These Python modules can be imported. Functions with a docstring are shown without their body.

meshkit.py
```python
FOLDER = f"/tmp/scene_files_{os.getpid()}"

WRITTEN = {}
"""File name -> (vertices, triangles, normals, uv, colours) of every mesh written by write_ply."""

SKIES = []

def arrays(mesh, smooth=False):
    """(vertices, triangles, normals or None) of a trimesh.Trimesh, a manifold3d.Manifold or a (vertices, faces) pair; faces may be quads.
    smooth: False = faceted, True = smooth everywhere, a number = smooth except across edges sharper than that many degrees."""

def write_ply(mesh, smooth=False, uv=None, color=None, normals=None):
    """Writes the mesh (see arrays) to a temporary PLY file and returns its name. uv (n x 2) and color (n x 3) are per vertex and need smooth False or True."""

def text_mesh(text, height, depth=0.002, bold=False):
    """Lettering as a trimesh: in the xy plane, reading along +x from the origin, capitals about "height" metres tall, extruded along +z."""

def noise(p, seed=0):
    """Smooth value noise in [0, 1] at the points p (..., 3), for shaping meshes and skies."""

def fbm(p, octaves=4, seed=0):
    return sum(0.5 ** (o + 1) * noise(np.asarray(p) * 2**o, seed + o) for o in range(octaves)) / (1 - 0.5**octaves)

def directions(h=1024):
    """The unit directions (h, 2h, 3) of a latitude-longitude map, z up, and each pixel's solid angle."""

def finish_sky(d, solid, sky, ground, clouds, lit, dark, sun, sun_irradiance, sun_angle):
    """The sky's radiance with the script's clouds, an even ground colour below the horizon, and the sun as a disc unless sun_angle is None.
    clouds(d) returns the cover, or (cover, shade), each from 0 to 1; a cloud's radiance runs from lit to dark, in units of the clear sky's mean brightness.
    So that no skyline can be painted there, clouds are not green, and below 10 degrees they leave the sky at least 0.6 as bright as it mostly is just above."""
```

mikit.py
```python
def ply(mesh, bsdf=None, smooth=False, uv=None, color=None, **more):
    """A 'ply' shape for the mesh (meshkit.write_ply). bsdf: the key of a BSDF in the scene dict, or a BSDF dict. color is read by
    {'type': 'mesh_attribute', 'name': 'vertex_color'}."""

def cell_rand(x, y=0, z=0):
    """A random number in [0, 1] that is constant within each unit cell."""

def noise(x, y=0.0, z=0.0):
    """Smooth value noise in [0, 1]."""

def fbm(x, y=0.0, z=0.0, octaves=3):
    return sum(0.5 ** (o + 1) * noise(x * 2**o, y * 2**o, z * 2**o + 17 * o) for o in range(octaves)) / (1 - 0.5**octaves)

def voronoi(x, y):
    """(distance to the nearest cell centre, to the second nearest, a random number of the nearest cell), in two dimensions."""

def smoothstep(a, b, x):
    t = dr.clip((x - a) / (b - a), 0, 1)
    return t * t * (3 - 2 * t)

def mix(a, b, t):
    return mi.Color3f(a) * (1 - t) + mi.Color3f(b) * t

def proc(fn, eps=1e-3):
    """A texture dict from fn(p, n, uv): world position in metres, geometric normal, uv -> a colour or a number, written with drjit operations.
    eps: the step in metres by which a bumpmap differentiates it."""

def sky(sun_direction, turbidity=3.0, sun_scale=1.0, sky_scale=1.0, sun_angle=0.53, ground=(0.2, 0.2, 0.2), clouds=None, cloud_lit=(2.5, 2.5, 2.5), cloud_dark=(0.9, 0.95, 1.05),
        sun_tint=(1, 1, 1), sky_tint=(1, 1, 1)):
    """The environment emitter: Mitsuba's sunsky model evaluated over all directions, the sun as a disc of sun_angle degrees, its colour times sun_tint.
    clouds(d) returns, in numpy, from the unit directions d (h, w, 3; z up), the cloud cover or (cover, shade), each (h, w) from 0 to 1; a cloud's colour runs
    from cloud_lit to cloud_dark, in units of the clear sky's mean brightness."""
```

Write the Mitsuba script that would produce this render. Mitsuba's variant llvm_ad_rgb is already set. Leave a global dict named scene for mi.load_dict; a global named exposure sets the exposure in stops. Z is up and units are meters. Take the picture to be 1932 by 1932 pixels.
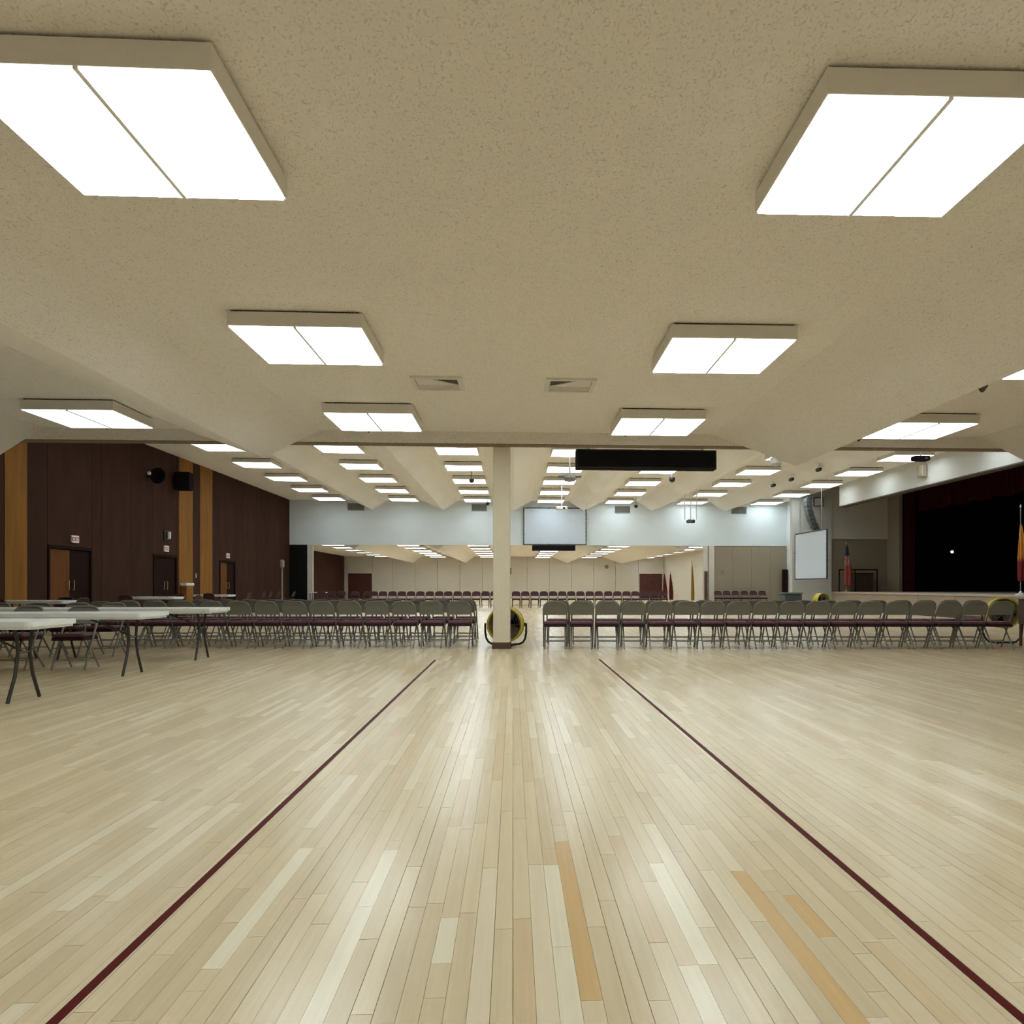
import math, random
import numpy as np, trimesh, drjit as dr
import mitsuba as mi
import mikit, meshkit
from mikit import proc, noise, fbm, cell_rand, smoothstep, mix
from shapely.geometry import Polygon, box as sbox

random.seed(7)
T = mi.ScalarTransform4f
scene, labels = {'type': 'scene'}, {}

# ------------------------------------------------------------------ camera, light, exposure
EYE, FPX, YAW = 1.05, 1480.0, math.atan(0.055)
scene['camera'] = {'type': 'perspective', 'fov': 2 * math.degrees(math.atan(966 / FPX)), 'fov_axis': 'x', 'near_clip': 0.05, 'far_clip': 200.0,
                   'principal_point_offset_x': -((968 + FPX * 0.055) - 966) / 1932, 'principal_point_offset_y': -(1106 - 966) / 1932,
                   'to_world': T().look_at(origin=[0, 0, EYE], target=[math.sin(YAW), math.cos(YAW), EYE], up=[0, 0, 1])}
exposure = 0.20
LAMP = [6.0, 6.65, 6.75]          # lens radiance, low near ceiling
LAMP_FAR = [4.3, 4.9, 5.2]     # high middle ceiling
LAMP_REAR = [4.6, 5.1, 5.2]    # rear room
# the lamps themselves (ceiling_light below) are the only light in the hall; no sky is seen

# ------------------------------------------------------------------ materials
def rgb(*c):
    return {'type': 'rgb', 'value': list(c)}

def mat(key, base, rough=0.6, spec=0.4, metal=0.0, **more):
    scene[key] = {'type': 'principled', 'base_color': base if isinstance(base, dict) else rgb(*base), 'roughness': rough, 'specular': spec, 'metallic': metal, **more}

PW = 0.057                                   # width of a floor strip

def floor_cells(p):
    i = dr.floor(p.x / PW)
    L = 0.75 + 0.65 * cell_rand(i, 1, 5)
    off = cell_rand(i, 2, 5) * L
    j = dr.floor((p.y + off) / L)
    return i, j

def grain(p):
    g = fbm(p.x * 110.0, p.y * 3.0, 3.0, octaves=2)
    b = noise(p.x * 24.0, p.y * 1.3, 7.0)
    return 0.93 + 0.09 * g + 0.05 * b

def floor_color(p, n, uv):
    i, j = floor_cells(p)
    t = cell_rand(i, j, 3)
    u = cell_rand(i, j, 9)
    c = mix((0.530, 0.435, 0.283), (0.610, 0.515, 0.350), t)
    c = mix(c, (0.68, 0.605, 0.455), mi.Float(dr.select(u > 0.90, 0.7, 0.0)))
    c = mix(c, (0.53, 0.385, 0.215), mi.Float(dr.select(u < 0.035, 0.45, 0.0)))
    w = fbm(p.x * 0.5, p.y * 0.18, 11.0, octaves=2)
    edge = dr.abs(p.x / PW - dr.floor(p.x / PW) - 0.5)
    seam = 1.0 - 0.10 * mi.Float(dr.select(edge > 0.475, 1.0, 0.0)) * smoothstep(14.0, 7.0, p.y)
    return c * (grain(p) * (0.93 + 0.14 * w) * seam)

def plank_fn(col):
    def fn(p, n, uv):
        return mi.Color3f(col) * grain(p)
    return fn

mat('floor_wood', proc(floor_color), 0.22, 0.32)
mat('plank_orange', proc(plank_fn((0.56, 0.38, 0.18))), 0.22, 0.32)
mat('plank_pale', proc(plank_fn((0.70, 0.64, 0.49))), 0.22, 0.32)
mat('line_red', (0.080, 0.006, 0.005), 0.5, 0.06)

def ceil_color(p, n, uv):
    s = noise(p.x * 120.0, p.y * 80.0, p.z * 60.0)
    s2 = noise(p.x * 45.0, p.y * 30.0, 4.0)
    k = 1.0 - 0.24 * smoothstep(0.55, 0.90, s) * (0.4 + 0.9 * s2) + 0.04 * (s2 - 0.5)
    return mi.Color3f(0.80, 0.765, 0.715) * k

mat('ceiling_paint', proc(ceil_color), 0.9, 0.15)
mat('fixture_metal', (0.68, 0.66, 0.62), 0.5, 0.4)
mat('divider_grey', (0.86, 0.85, 0.83), 0.6, 0.2)
mat('fixture_gap', (0.10, 0.085, 0.065), 0.8, 0.2)
mat('track_brown', (0.24, 0.185, 0.13), 0.7, 0.2)
mat('wall_white', (0.745, 0.80, 0.82), 0.8, 0.2)
mat('fascia_paint', (0.60, 0.59, 0.545), 0.8, 0.2)
mat('wall_beige', (0.65, 0.61, 0.535), 0.8, 0.2)
mat('wall_tan', (0.32, 0.27, 0.20), 0.8, 0.2)
mat('column_paint', proc(lambda p, n, uv: mi.Color3f(0.74, 0.675, 0.535) * (0.95 + 0.10 * noise(p.x * 160.0, p.z * 9.0, p.y * 160.0))), 0.7, 0.3)
mat('maroon_a', proc(lambda p, n, uv: mi.Color3f(0.048, 0.0205, 0.0135) * (0.85 + 0.3 * fbm(p.y * 3.0, p.z * 1.2, 2.0))), 0.85, 0.15)
mat('maroon_b', proc(lambda p, n, uv: mi.Color3f(0.053, 0.0225, 0.0150) * (0.85 + 0.3 * fbm(p.y * 3.0, p.z * 1.2, 5.0))), 0.85, 0.15)
mat('strip_wood', proc(lambda p, n, uv: mix((0.21, 0.080, 0.010), (0.31, 0.138, 0.022), fbm(p.y * 9.0, p.z * 1.1, 3.0)) * (0.9 + 0.2 * noise(p.y * 60.0, p.z * 2.0, 1.0))), 0.6, 0.15)
mat('door_wood', proc(lambda p, n, uv: mi.Color3f(0.150, 0.050, 0.009) * (0.8 + 0.4 * fbm(p.y * 14.0 + p.x * 14.0, p.z * 1.5, 3.0))), 0.6, 0.12)
mat('door_red', proc(lambda p, n, uv: mi.Color3f(0.085, 0.024, 0.018) * (0.8 + 0.4 * fbm(p.y * 14.0 + p.x * 14.0, p.z * 1.5, 6.0))), 0.5, 0.4)
mat('door_dark', (0.020, 0.008, 0.007), 0.8, 0.08)
mat('speaker_brown', (0.012, 0.006, 0.008), 0.8, 0.08)
mat('seat_edge', (0.030, 0.012, 0.016), 0.7, 0.2)
mat('black_matte', (0.006, 0.006, 0.006), 0.8, 0.2)
mat('black_plastic', (0.018, 0.018, 0.018), 0.45, 0.4)
mat('curtain_red', (0.036, 0.003, 0.0045), 0.9, 0.1)
mat('chair_metal', (0.200, 0.196, 0.176), 0.42, 0.5)
mat('chair_back', (0.190, 0.188, 0.165), 0.5, 0.4)
mat('seat_burgundy', (0.105, 0.040, 0.056), 0.55, 0.4)
mat('burgundy_back', (0.060, 0.022, 0.026), 0.6, 0.3)
mat('table_white', (0.80, 0.84, 0.84), 0.35, 0.4)
mat('dark_leg', (0.022, 0.021, 0.021), 0.4, 0.5)
mat('screen_white', (0.66, 0.73, 0.82), 0.8, 0.1)
mat('screen_frame', (0.050, 0.052, 0.055), 0.5, 0.4)
mat('grey_metal', (0.28, 0.28, 0.26), 0.45, 0.5)
mat('array_grey', (0.115, 0.125, 0.125), 0.6, 0.3)
mat('vent_grey', (0.22, 0.225, 0.20), 0.6, 0.3)
mat('white_plastic', (0.78, 0.78, 0.76), 0.4, 0.4)
mat('fan_yellow', (0.56, 0.45, 0.055), 0.4, 0.5)
mat('fan_guard', (0.34, 0.30, 0.265), 0.6, 0.3)
mat('fan_grille', (0.12, 0.11, 0.115), 0.5, 0.5, 0.4)
mat('stage_wood', proc(lambda p, n, uv: mi.Color3f(0.36, 0.275, 0.195) * (0.85 + 0.3 * fbm(p.y * 2.0, p.z * 12.0, 1.0))), 0.5, 0.4)
mat('stage_lip', (0.42, 0.345, 0.27), 0.5, 0.4)
mat('brown_wood', (0.085, 0.045, 0.030), 0.5, 0.4)
mat('bin_grey', (0.060, 0.070, 0.080), 0.5, 0.4)
mat('sign_red', (0.50, 0.02, 0.02), 0.6, 0.3)
mat('brass', (0.60, 0.45, 0.20), 0.3, 0.5, 0.8)
def stripes(p, n, uv):
    s = dr.sin((p.z + 0.55 * p.y) * 60.0)
    c = mix((0.34, 0.035, 0.04), (0.50, 0.45, 0.44), mi.Float(dr.select(s > 0.25, 1.0, 0.0)))
    c = mix(c, (0.36, 0.06, 0.045), mi.Float(dr.select(p.z < 2.05, 0.8, 0.0)))
    return mix(c, (0.03, 0.035, 0.06), mi.Float(dr.select(p.z > 2.52, 1.0, 0.0)))
mat('flag_stripes', proc(stripes), 0.8, 0.2)
def rays(p, n, uv):
    a = (p.y - 22.2) / (p.z - 1.2) * 24.0
    c = mix((0.46, 0.12, 0.020), (0.62, 0.27, 0.04), mi.Float(dr.select(dr.sin(a) > 0, 1.0, 0.0)))
    return mix(c, (0.19, 0.02, 0.025), smoothstep(1.95, 1.75, p.z))
mat('flag_rays', proc(rays), 0.8, 0.2)
mat('flag_red', (0.14, 0.028, 0.024), 0.8, 0.2)
mat('flag_gold', (0.42, 0.28, 0.06), 0.8, 0.2)

# ------------------------------------------------------------------ mesh helpers
cat_ = trimesh.util.concatenate

def bx(x0, x1, y0, y1, z0, z1):
    m = trimesh.creation.box(extents=[x1 - x0, y1 - y0, z1 - z0])
    m.apply_translation([(x0 + x1) / 2, (y0 + y1) / 2, (z0 + z1) / 2])
    return m

def cbx(x0, x1, y0, y1, z0, z1, c=0.006):
    """box with chamfered edges"""
    pts = []
    for X, sx in ((x0, 1), (x1, -1)):
        for Y, sy in ((y0, 1), (y1, -1)):
            for Z, sz in ((z0, 1), (z1, -1)):
                pts += [(X, Y + sy * c, Z + sz * c), (X + sx * c, Y, Z + sz * c), (X + sx * c, Y + sy * c, Z)]
    return trimesh.Trimesh(*(lambda h: (h.vertices, h.faces))(trimesh.convex.convex_hull(np.array(pts))), process=False)

def tube(pts, r, n=8):
    P = np.array(pts, float)
    P = P[np.r_[True, np.linalg.norm(np.diff(P, axis=0), axis=1) > 1e-6]]
    V, Fc = [], []
    d = np.diff(P, axis=0)
    tan = np.vstack([d[:1], d[:-1] / np.linalg.norm(d[:-1], axis=1)[:, None] + d[1:] / np.linalg.norm(d[1:], axis=1)[:, None], d[-1:]])
    tan /= np.linalg.norm(tan, axis=1)[:, None]
    ref = np.array([0, 0, 1.0]) if abs(tan[0][2]) < 0.9 else np.array([1.0, 0, 0])
    u = np.cross(tan[0], ref); u /= np.linalg.norm(u)
    for k, p in enumerate(P):
        u = u - tan[k] * (u @ tan[k]); u /= np.linalg.norm(u)
        w = np.cross(tan[k], u)
        for a in range(n):
            t = 2 * math.pi * a / n
            V.append(p + r * (math.cos(t) * u + math.sin(t) * w))
    for k in range(len(P) - 1):
        for a in range(n):
            b = (a + 1) % n
            Fc += [[k * n + a, k * n + b, (k + 1) * n + b], [k * n + a, (k + 1) * n + b, (k + 1) * n + a]]
    for a in range(1, n - 1):
        Fc += [[0, a + 1, a], [(len(P) - 1) * n, (len(P) - 1) * n + a, (len(P) - 1) * n + a + 1]]
    return trimesh.Trimesh(np.array(V), np.array(Fc), process=False)

def lathe(profile, n=24, axis='z', at=(0, 0, 0)):
    m = trimesh.creation.revolve(np.array(profile, float), sections=n)
    if axis == 'y':
        m.apply_transform(trimesh.transformations.rotation_matrix(-math.pi / 2, [1, 0, 0]))
    if axis == 'x':
        m.apply_transform(trimesh.transformations.rotation_matrix(math.pi / 2, [0, 1, 0]))
    m.apply_translation(at)
    return m

def prism_y(poly, y0, y1):
    """polygon in x, z extruded along y"""
    m = trimesh.creation.extrude_polygon(poly if isinstance(poly, Polygon) else Polygon(poly), y1 - y0, engine='earcut')
    v = m.vertices.copy()
    m.vertices = np.stack([v[:, 0], y1 - v[:, 2], v[:, 1]], 1)
    return m

def prism_z(poly, z0, z1):
    m = trimesh.creation.extrude_polygon(poly if isinstance(poly, Polygon) else Polygon(poly), z1 - z0, engine='earcut')
    m.apply_translation([0, 0, z0])
    return m

taken = set()
def numbered(name):
    k, n = name, 0
    while k in taken:
        n += 1; k = f'{name}_{n:03d}'
    taken.add(k)
    return k

def obj(name, mesh, bsdf, parent=None, smooth=30, M=None, lab=None, **more):
    """one entry; mesh may be a ready ply dict"""
    key = numbered(f'{parent}__{name}' if parent else name)
    if not isinstance(mesh, dict) and mesh.is_watertight and mesh.volume < 0:
        mesh = mesh.copy(); mesh.invert()
    d = dict(mesh) if isinstance(mesh, dict) else mikit.ply(mesh, bsdf, smooth=smooth)
    if M is not None:
        d['to_world'] = M
    d.update(more)
    scene[key] = d
    if lab:
        labels[key] = {'label': lab}
    return key

def thing(name, label, cat, group=None):
    key = numbered(name)
    labels[key] = {'label': label, 'category': cat}
    if group:
        labels[key]['group'] = group
    return key

def one(name, mesh, bsdf, label, cat, group=None, smooth=30):
    k = obj(name, mesh, bsdf, smooth=smooth)
    labels[k] = {'label': label, 'category': cat}
    if group:
        labels[k]['group'] = group
    return k

def struct(name, mesh, bsdf, label=None, smooth=False):
    k = obj(name, mesh, bsdf, smooth=smooth)
    labels[k] = {'kind': 'structure', 'label': label or name.replace('_', ' ')}
    return k

def kit(parts):
    """[(name, mesh, bsdf, smooth)] -> [(name, ply dict)]: built once, placed many times"""
    return [(n, mikit.ply(m, b, smooth=s)) for n, m, b, s in parts]

def place(key, parts, x, y, z=0.0, rz=0.0):
    M = T().translate([x, y, z]).rotate([0, 0, 1], rz)
    for n, d in parts:
        obj(n, d, None, key, M=M)

ordn = lambda k: ['first', 'second', 'third', 'fourth', 'fifth', 'sixth', 'seventh', 'eighth', 'ninth', 'tenth', 'eleventh', 'twelfth', 'thirteenth', 'fourteenth', 'fifteenth', 'sixteenth', 'seventeenth', 'eighteenth', 'nineteenth', 'twentieth'][k] if k < 20 else f'{k + 1}th'

# ------------------------------------------------------------------ floor
PX0, PX1, PY0, PY1 = -6.0, 6.3, 1.2, 8.4
fl = Polygon([(-16, -6), (27, -6), (27, 67.4), (-16, 67.4)]).difference(sbox(PX0, PY0, PX1, PY1))
struct('floor', cat_([prism_z(fl, -0.25, 0.0), bx(PX0 - 0.05, PX1 + 0.05, PY0 - 0.05, PY1 + 0.05, -0.25, -0.004)]), 'floor_wood', 'glossy pale maple strip floor of the hall')

def cr(x, y, z):
    v = [(int(math.floor(a)) + 1000000) & 0xFFFFFFFF for a in (x, y, z)]
    h = (v[0] * 374761393 + v[1] * 668265263 + v[2] * 2147483647) & 0xFFFFFFFF
    h = ((h ^ (h >> 13)) * 1274126177) & 0xFFFFFFFF
    return ((h ^ (h >> 16)) & 0xFFFFFF) / 16777215.0

special = [(3, 1.98, 3.22, 'plank_orange'), (2, 1.45, 2.28, 'plank_pale'), (2, 2.28, 2.95, 'plank_pale'), (-9, 1.75, 2.60, 'plank_pale'), (-9, 2.60, 3.15, 'plank_pale'),
           (9, 2.15, 2.95, 'plank_pale'), (8, 1.5, 2.15, 'plank_pale'), (14, 1.80, 2.85, 'plank_orange'), (16, 2.30, 2.62, 'plank_orange'), (-15, 2.2, 3.2, 'plank_pale'), (-4, 2.2, 2.5, 'plank_pale')]
planks = []
for i in range(int(math.floor(PX0 / PW)) + 1, int(PX1 / PW)):
    L = 0.75 + 0.65 * cr(i, 1, 5); off = cr(i, 2, 5) * L
    sp = sorted((a, b, m) for r, a, b, m in special if r == i)
    cuts = sorted([k * L - off for k in range(-2, int(12 / L) + 3)])
    for a, b in zip(cuts[:-1], cuts[1:]):
        segs = [(max(a, PY0), min(b, PY1))]
        for s0, s1, _ in sp:
            segs = [q for p, r in segs for q in ((p, min(r, s0)), (max(p, s1), r))]
        planks += [(i, p, r, 'floor_wood') for p, r in segs if r - p > 0.03]
    planks += [(i, s0, s1, m) for s0, s1, m in sp]

def plank_mesh(gap):
    h, c = PW / 2 - gap, 0.0003
    v = [(sx * (h - (c if zt else 0)), sy * (0.5 - (0.0012 if zt else 0.0006)), 0.0 if zt else -0.0035) for zt in (0, 1) for sx, sy in ((-1, -1), (1, -1), (1, 1), (-1, 1))]
    f = [[4, 5, 6], [4, 6, 7]] + [q for k in range(4) for q in ([k, (k + 1) % 4, 4 + (k + 1) % 4], [k, 4 + (k + 1) % 4, 4 + k])]
    return trimesh.Trimesh(np.array(v), np.array(f), process=False)

pm = {0: plank_mesh(0.00008), 1: plank_mesh(0.0010)}
seam_rows = {i for i in range(-120, 120) if (i + 1) % 6 == 0}
pd = {(w, b): mikit.ply(pm[w], b) for w in (0, 1) for b in ('floor_wood', 'plank_orange', 'plank_pale')}
def in_view(q):
    y = max((q[1] + q[2]) / 2, 1.5)
    return abs((q[0] + 0.5) * PW) < 0.68 * y + 0.1 and q[2] > 1.8
planks.sort(key=lambda q: (q[3] == 'floor_wood', not in_view(q), (q[1] + q[2]) / 2))
rest = []
for k, (i, a, b, m) in enumerate(planks):
    w = 1 if i in seam_rows else 0
    if k < 300:
        obj('plank', pd[(w, m)], None, 'floor', M=T().translate([(i + 0.5) * PW, (a + b) / 2, 0]).scale([1, b - a, 1]),
            lab={'plank_orange': 'orange-brown plank', 'plank_pale': 'whitish plank'}.get(m))
    else:
        q = pm[w].copy(); q.vertices = q.vertices * [1, b - a, 1] + [(i + 0.5) * PW, (a + b) / 2, 0]; rest.append(q)
k = obj('plank', cat_(rest), 'floor_wood', 'floor', smooth=False); labels[k] = {'kind': 'stuff', 'label': 'farther and outer floor planks'}
for x, w in ((-1.105, 'left'), (1.235, 'right')):
    obj('painted_line', cbx(x - 0.015, x + 0.015, 1.0, 11.25, 0.0001, 0.0012, 0.0004), 'line_red', 'floor', smooth=False, lab=f'thin dark red painted line, the {w} one of two')

# ------------------------------------------------------------------ ceilings and shell
def folded(flat, tips, x0, x1, top, y0, y1):
    """ceiling slab with V folds: tips = (left edge, tip, right edge, drop)"""
    pts = [(x0, top), (x0, flat)]
    for a, t, b, dz in sorted(tips):
        pts += [(a, flat), (t, flat - dz), (b, flat)]
    pts += [(x1, flat), (x1, top)]
    return prism_y(pts, y0, y1)

NC, FC = 3.58, 5.60
near_tips = [(-13.4, -12.2, -11.5, 0.45), (-9.3, -8.15, -7.45, 0.47), (-5.3, -4.02, -3.12, 0.46), (3.3, 4.73, 5.62, 0.52), (7.9, 8.85, 9.9, 0.47)]
ceil = struct('ceiling', folded(NC, near_tips, -14.3, 13.2, 4.2, -6, 12.9), 'ceiling_paint', 'beige stippled ceiling with folded V ridges over the near part of the hall')
for x in (-0.28, 0.02):
    obj('joint_strip', bx(x - 0.015, x + 0.015, -5.9, 12.85, NC - 0.0025, NC + 0.001), 'ceiling_paint', ceil, smooth=False)
far_tips = [(t - a, t, t + b, 0.50) for t, a, b in ((-7.42, 1.12, 0.78), (-3.70, 1.12, 0.78), (0.04, 0.95, 0.95), (3.74, 0.78, 1.1), (7.48, 0.78, 1.1), (11.45, 0.8, 1.1))]
struct('ceiling_2', folded(FC, far_tips, -11.9, 14.75, 6.3, 13.15, 42), 'ceiling_paint', 'taller folded beige ceiling of the middle hall')
struct('ceiling_3', folded(NC, [(-9.75, -8.45, -7.75, 0.56), (-5.4, -4.0, -3.3, 0.56), (3.3, 4.6, 5.5, 0.56), (7.6, 9.3, 10.2, 0.58)], -14.3, 13.3, 4.2, 42.25, 67), 'ceiling_paint', 'low folded ceiling of the rear room')
hd = struct('wall_header_front', bx(-14.3, 15.0, 12.9, 13.15, 3.39, 6.3), 'ceiling_paint', 'beige header where the low ceiling ends')
struct('trim_1', bx(-14.3, 13.2, 12.915, 13.13, 3.372, 3.39), 'track_brown', 'dark partition track under the header')
struct('wall_near_left', bx(-14.5, -14.2, -6, 13.0, 0, NC + 0.1), 'maroon_a', 'dark maroon wall beside the near hall')
struct('wall_near_right', bx(13.1, 13.4, -6, 13.15, 0, NC + 0.1), 'wall_beige', 'beige wall beside the near hall')
struct('wall_near_return', bx(-14.4, -11.75, 12.9, 13.15, 0, 3.39), 'maroon_a', 'maroon return wall')
struct('wall_behind', bx(-14.5, 13.4, -6.3, -6, 0, NC + 0.1), 'wall_beige', 'beige wall behind the camera')

# left wall of the middle hall: base sheet, then panels, strips and doors on it
XL = -11.75
wl = struct('wall_left', bx(XL - 0.25, XL - 0.05, 13.0, 42.2, 0, 6.0), 'door_dark', 'long dark maroon panelled wall on the left')
strips = [(18.82, 19.65), (28.29, 29.48), (30.16, 31.36)]
doors = [(20.58, 22.50), (26.40, 28.05), (32.20, 33.82)]
for a, b in strips:
    obj('wood_strip', cbx(XL - 0.05, XL + 0.015, a, b, 0.0, FC, 0.005), 'strip_wood', wl, smooth=False, lab='tall orange-brown wood strip')
edges = sorted([13.0, 42.0] + [e for s in strips for e in s])
k = 0
for a, b in zip(edges[0::2], edges[1::2]):
    n = max(1, round((b - a) / 1.85)); cuts = list(np.linspace(a, b, n + 1))
    for d0, d1 in doors:
        if a < d0 < b:
            cuts = [c for c in cuts if not (d0 - 0.25 < c < d1 + 0.25) or c in (a, b)] + [d0 - 0.08, d1 + 0.08]
    cuts = sorted(c for c in cuts if a <= c <= b)
    for c0, c1 in zip(cuts[:-1], cuts[1:]):
        z0 = 2.10 if any(d0 - 0.1 < (c0 + c1) / 2 < d1 + 0.1 for d0, d1 in doors) else 0.0
        if c1 - c0 > 0.06:
            obj('fabric_panel', cbx(XL - 0.05, XL, c0 + 0.006, c1 - 0.006, z0, FC, 0.006), 'maroon_a' if k % 2 else 'maroon_b', wl, smooth=False); k += 1
for (a, b), wood, lb in zip(doors, ('door_wood', 'door_dark', 'door_wood'), ('brown double door in the left wall nearest the first wood strip', 'dark double door just left of the paired wood strips', 'brown double door right of the paired wood strips')):
    dk = struct('door_1', cat_([cbx(XL - 0.05, XL + 0.03, a - 0.08, a, 0, 2.10), cbx(XL - 0.05, XL + 0.03, b, b + 0.08, 0, 2.10), cbx(XL - 0.05, XL + 0.03, a, b, 2.02, 2.10)]), 'door_dark', lb)
    mid = (a + b) / 2
    for y0, y1, hy in ((a + 0.01, mid - 0.006, mid - 0.12), (mid + 0.006, b - 0.01, mid + 0.12)):
        lf = obj('leaf', cbx(XL - 0.05, XL - 0.02, y0, y1, 0.01, 2.01), wood if y0 < mid or wood != 'door_wood' else 'door_dark', dk, smooth=False)
        obj('handle', tube([(XL - 0.02, hy, 0.95), (XL + 0.03, hy, 0.95), (XL + 0.03, hy, 1.20), (XL - 0.02, hy, 1.20)], 0.014), 'brass', lf)

# far header, jambs and infill at y = 42
YB = 42.0
struct('wall_header_back', bx(-11.95, 15.0, YB, YB + 0.25, 3.24, 6.3), 'wall_white', 'pale header wall at the far end of the middle hall')
struct('trim_2', cat_([bx(-10.82, -10.55, YB - 0.03, YB + 0.22, 0, 3.24)]), 'wall_beige', 'light jamb on the left of the far opening')
struct('trim_3', cat_([bx(10.30, 10.52, YB - 0.03, YB + 0.22, 0, 3.24), bx(10.60, 10.88, YB - 0.06, YB + 0.22, 0, 3.24)]), 'wall_beige', 'light jamb on the right of the far opening')
pn = struct('wall_partition_left', bx(-11.95, -10.82, YB + 0.06, YB + 0.2, 0, 3.24), 'black_matte', 'black partition stack beside the far opening')
for q in range(4):
    obj('panel', cbx(-11.95 + q * 0.2825 + 0.004, -11.95 + (q + 1) * 0.2825 - 0.004, YB, YB + 0.06, 0, 3.24, 0.004), 'black_matte', pn, smooth=False)
pn = struct('wall_partition_right', bx(10.88, 15.0, YB + 0.06, YB + 0.2, 0, 3.24), 'wall_tan', 'tan folding partition right of the far opening')
for q in range(4):
    obj('panel', cbx(10.88 + q * 1.03 + 0.003, 10.88 + (q + 1) * 1.03 - 0.003, YB, YB + 0.06, 0, 3.22, 0.004), 'wall_tan', pn, smooth=False)
for q, (x0, x1, z0, z1) in enumerate([(-8.73, -7.86, 5.06, 5.44), (-2.20, -1.40, 5.05, 5.42), (5.47, 6.30, 4.98, 5.36), (11.84, 12.66, 4.98, 5.36)]):
    g = thing('wall_vent', f'grey rectangular air grille high on the pale far header, {ordn(q)} from the left', 'vent', 'air grilles on the far header')
    obj('frame', cat_([bx(x0, x1, YB - 0.03, YB, z0, z0 + 0.03), bx(x0, x1, YB - 0.03, YB, z1 - 0.03, z1), bx(x0, x0 + 0.03, YB - 0.03, YB, z0, z1), bx(x1 - 0.03, x1, YB - 0.03, YB, z0, z1)]), 'vent_grey', g, False)
    obj('backing', bx(x0 + 0.02, x1 - 0.02, YB - 0.012, YB - 0.002, z0 + 0.02, z1 - 0.02), 'fixture_gap', g, False)
    for s in range(6):
        z = z0 + 0.05 + s * (z1 - z0 - 0.1) / 5
        obj('louver', bx(x0 + 0.03, x1 - 0.03, YB - 0.028, YB - 0.012, z - 0.016, z + 0.016), 'vent_grey', g, False)

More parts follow.
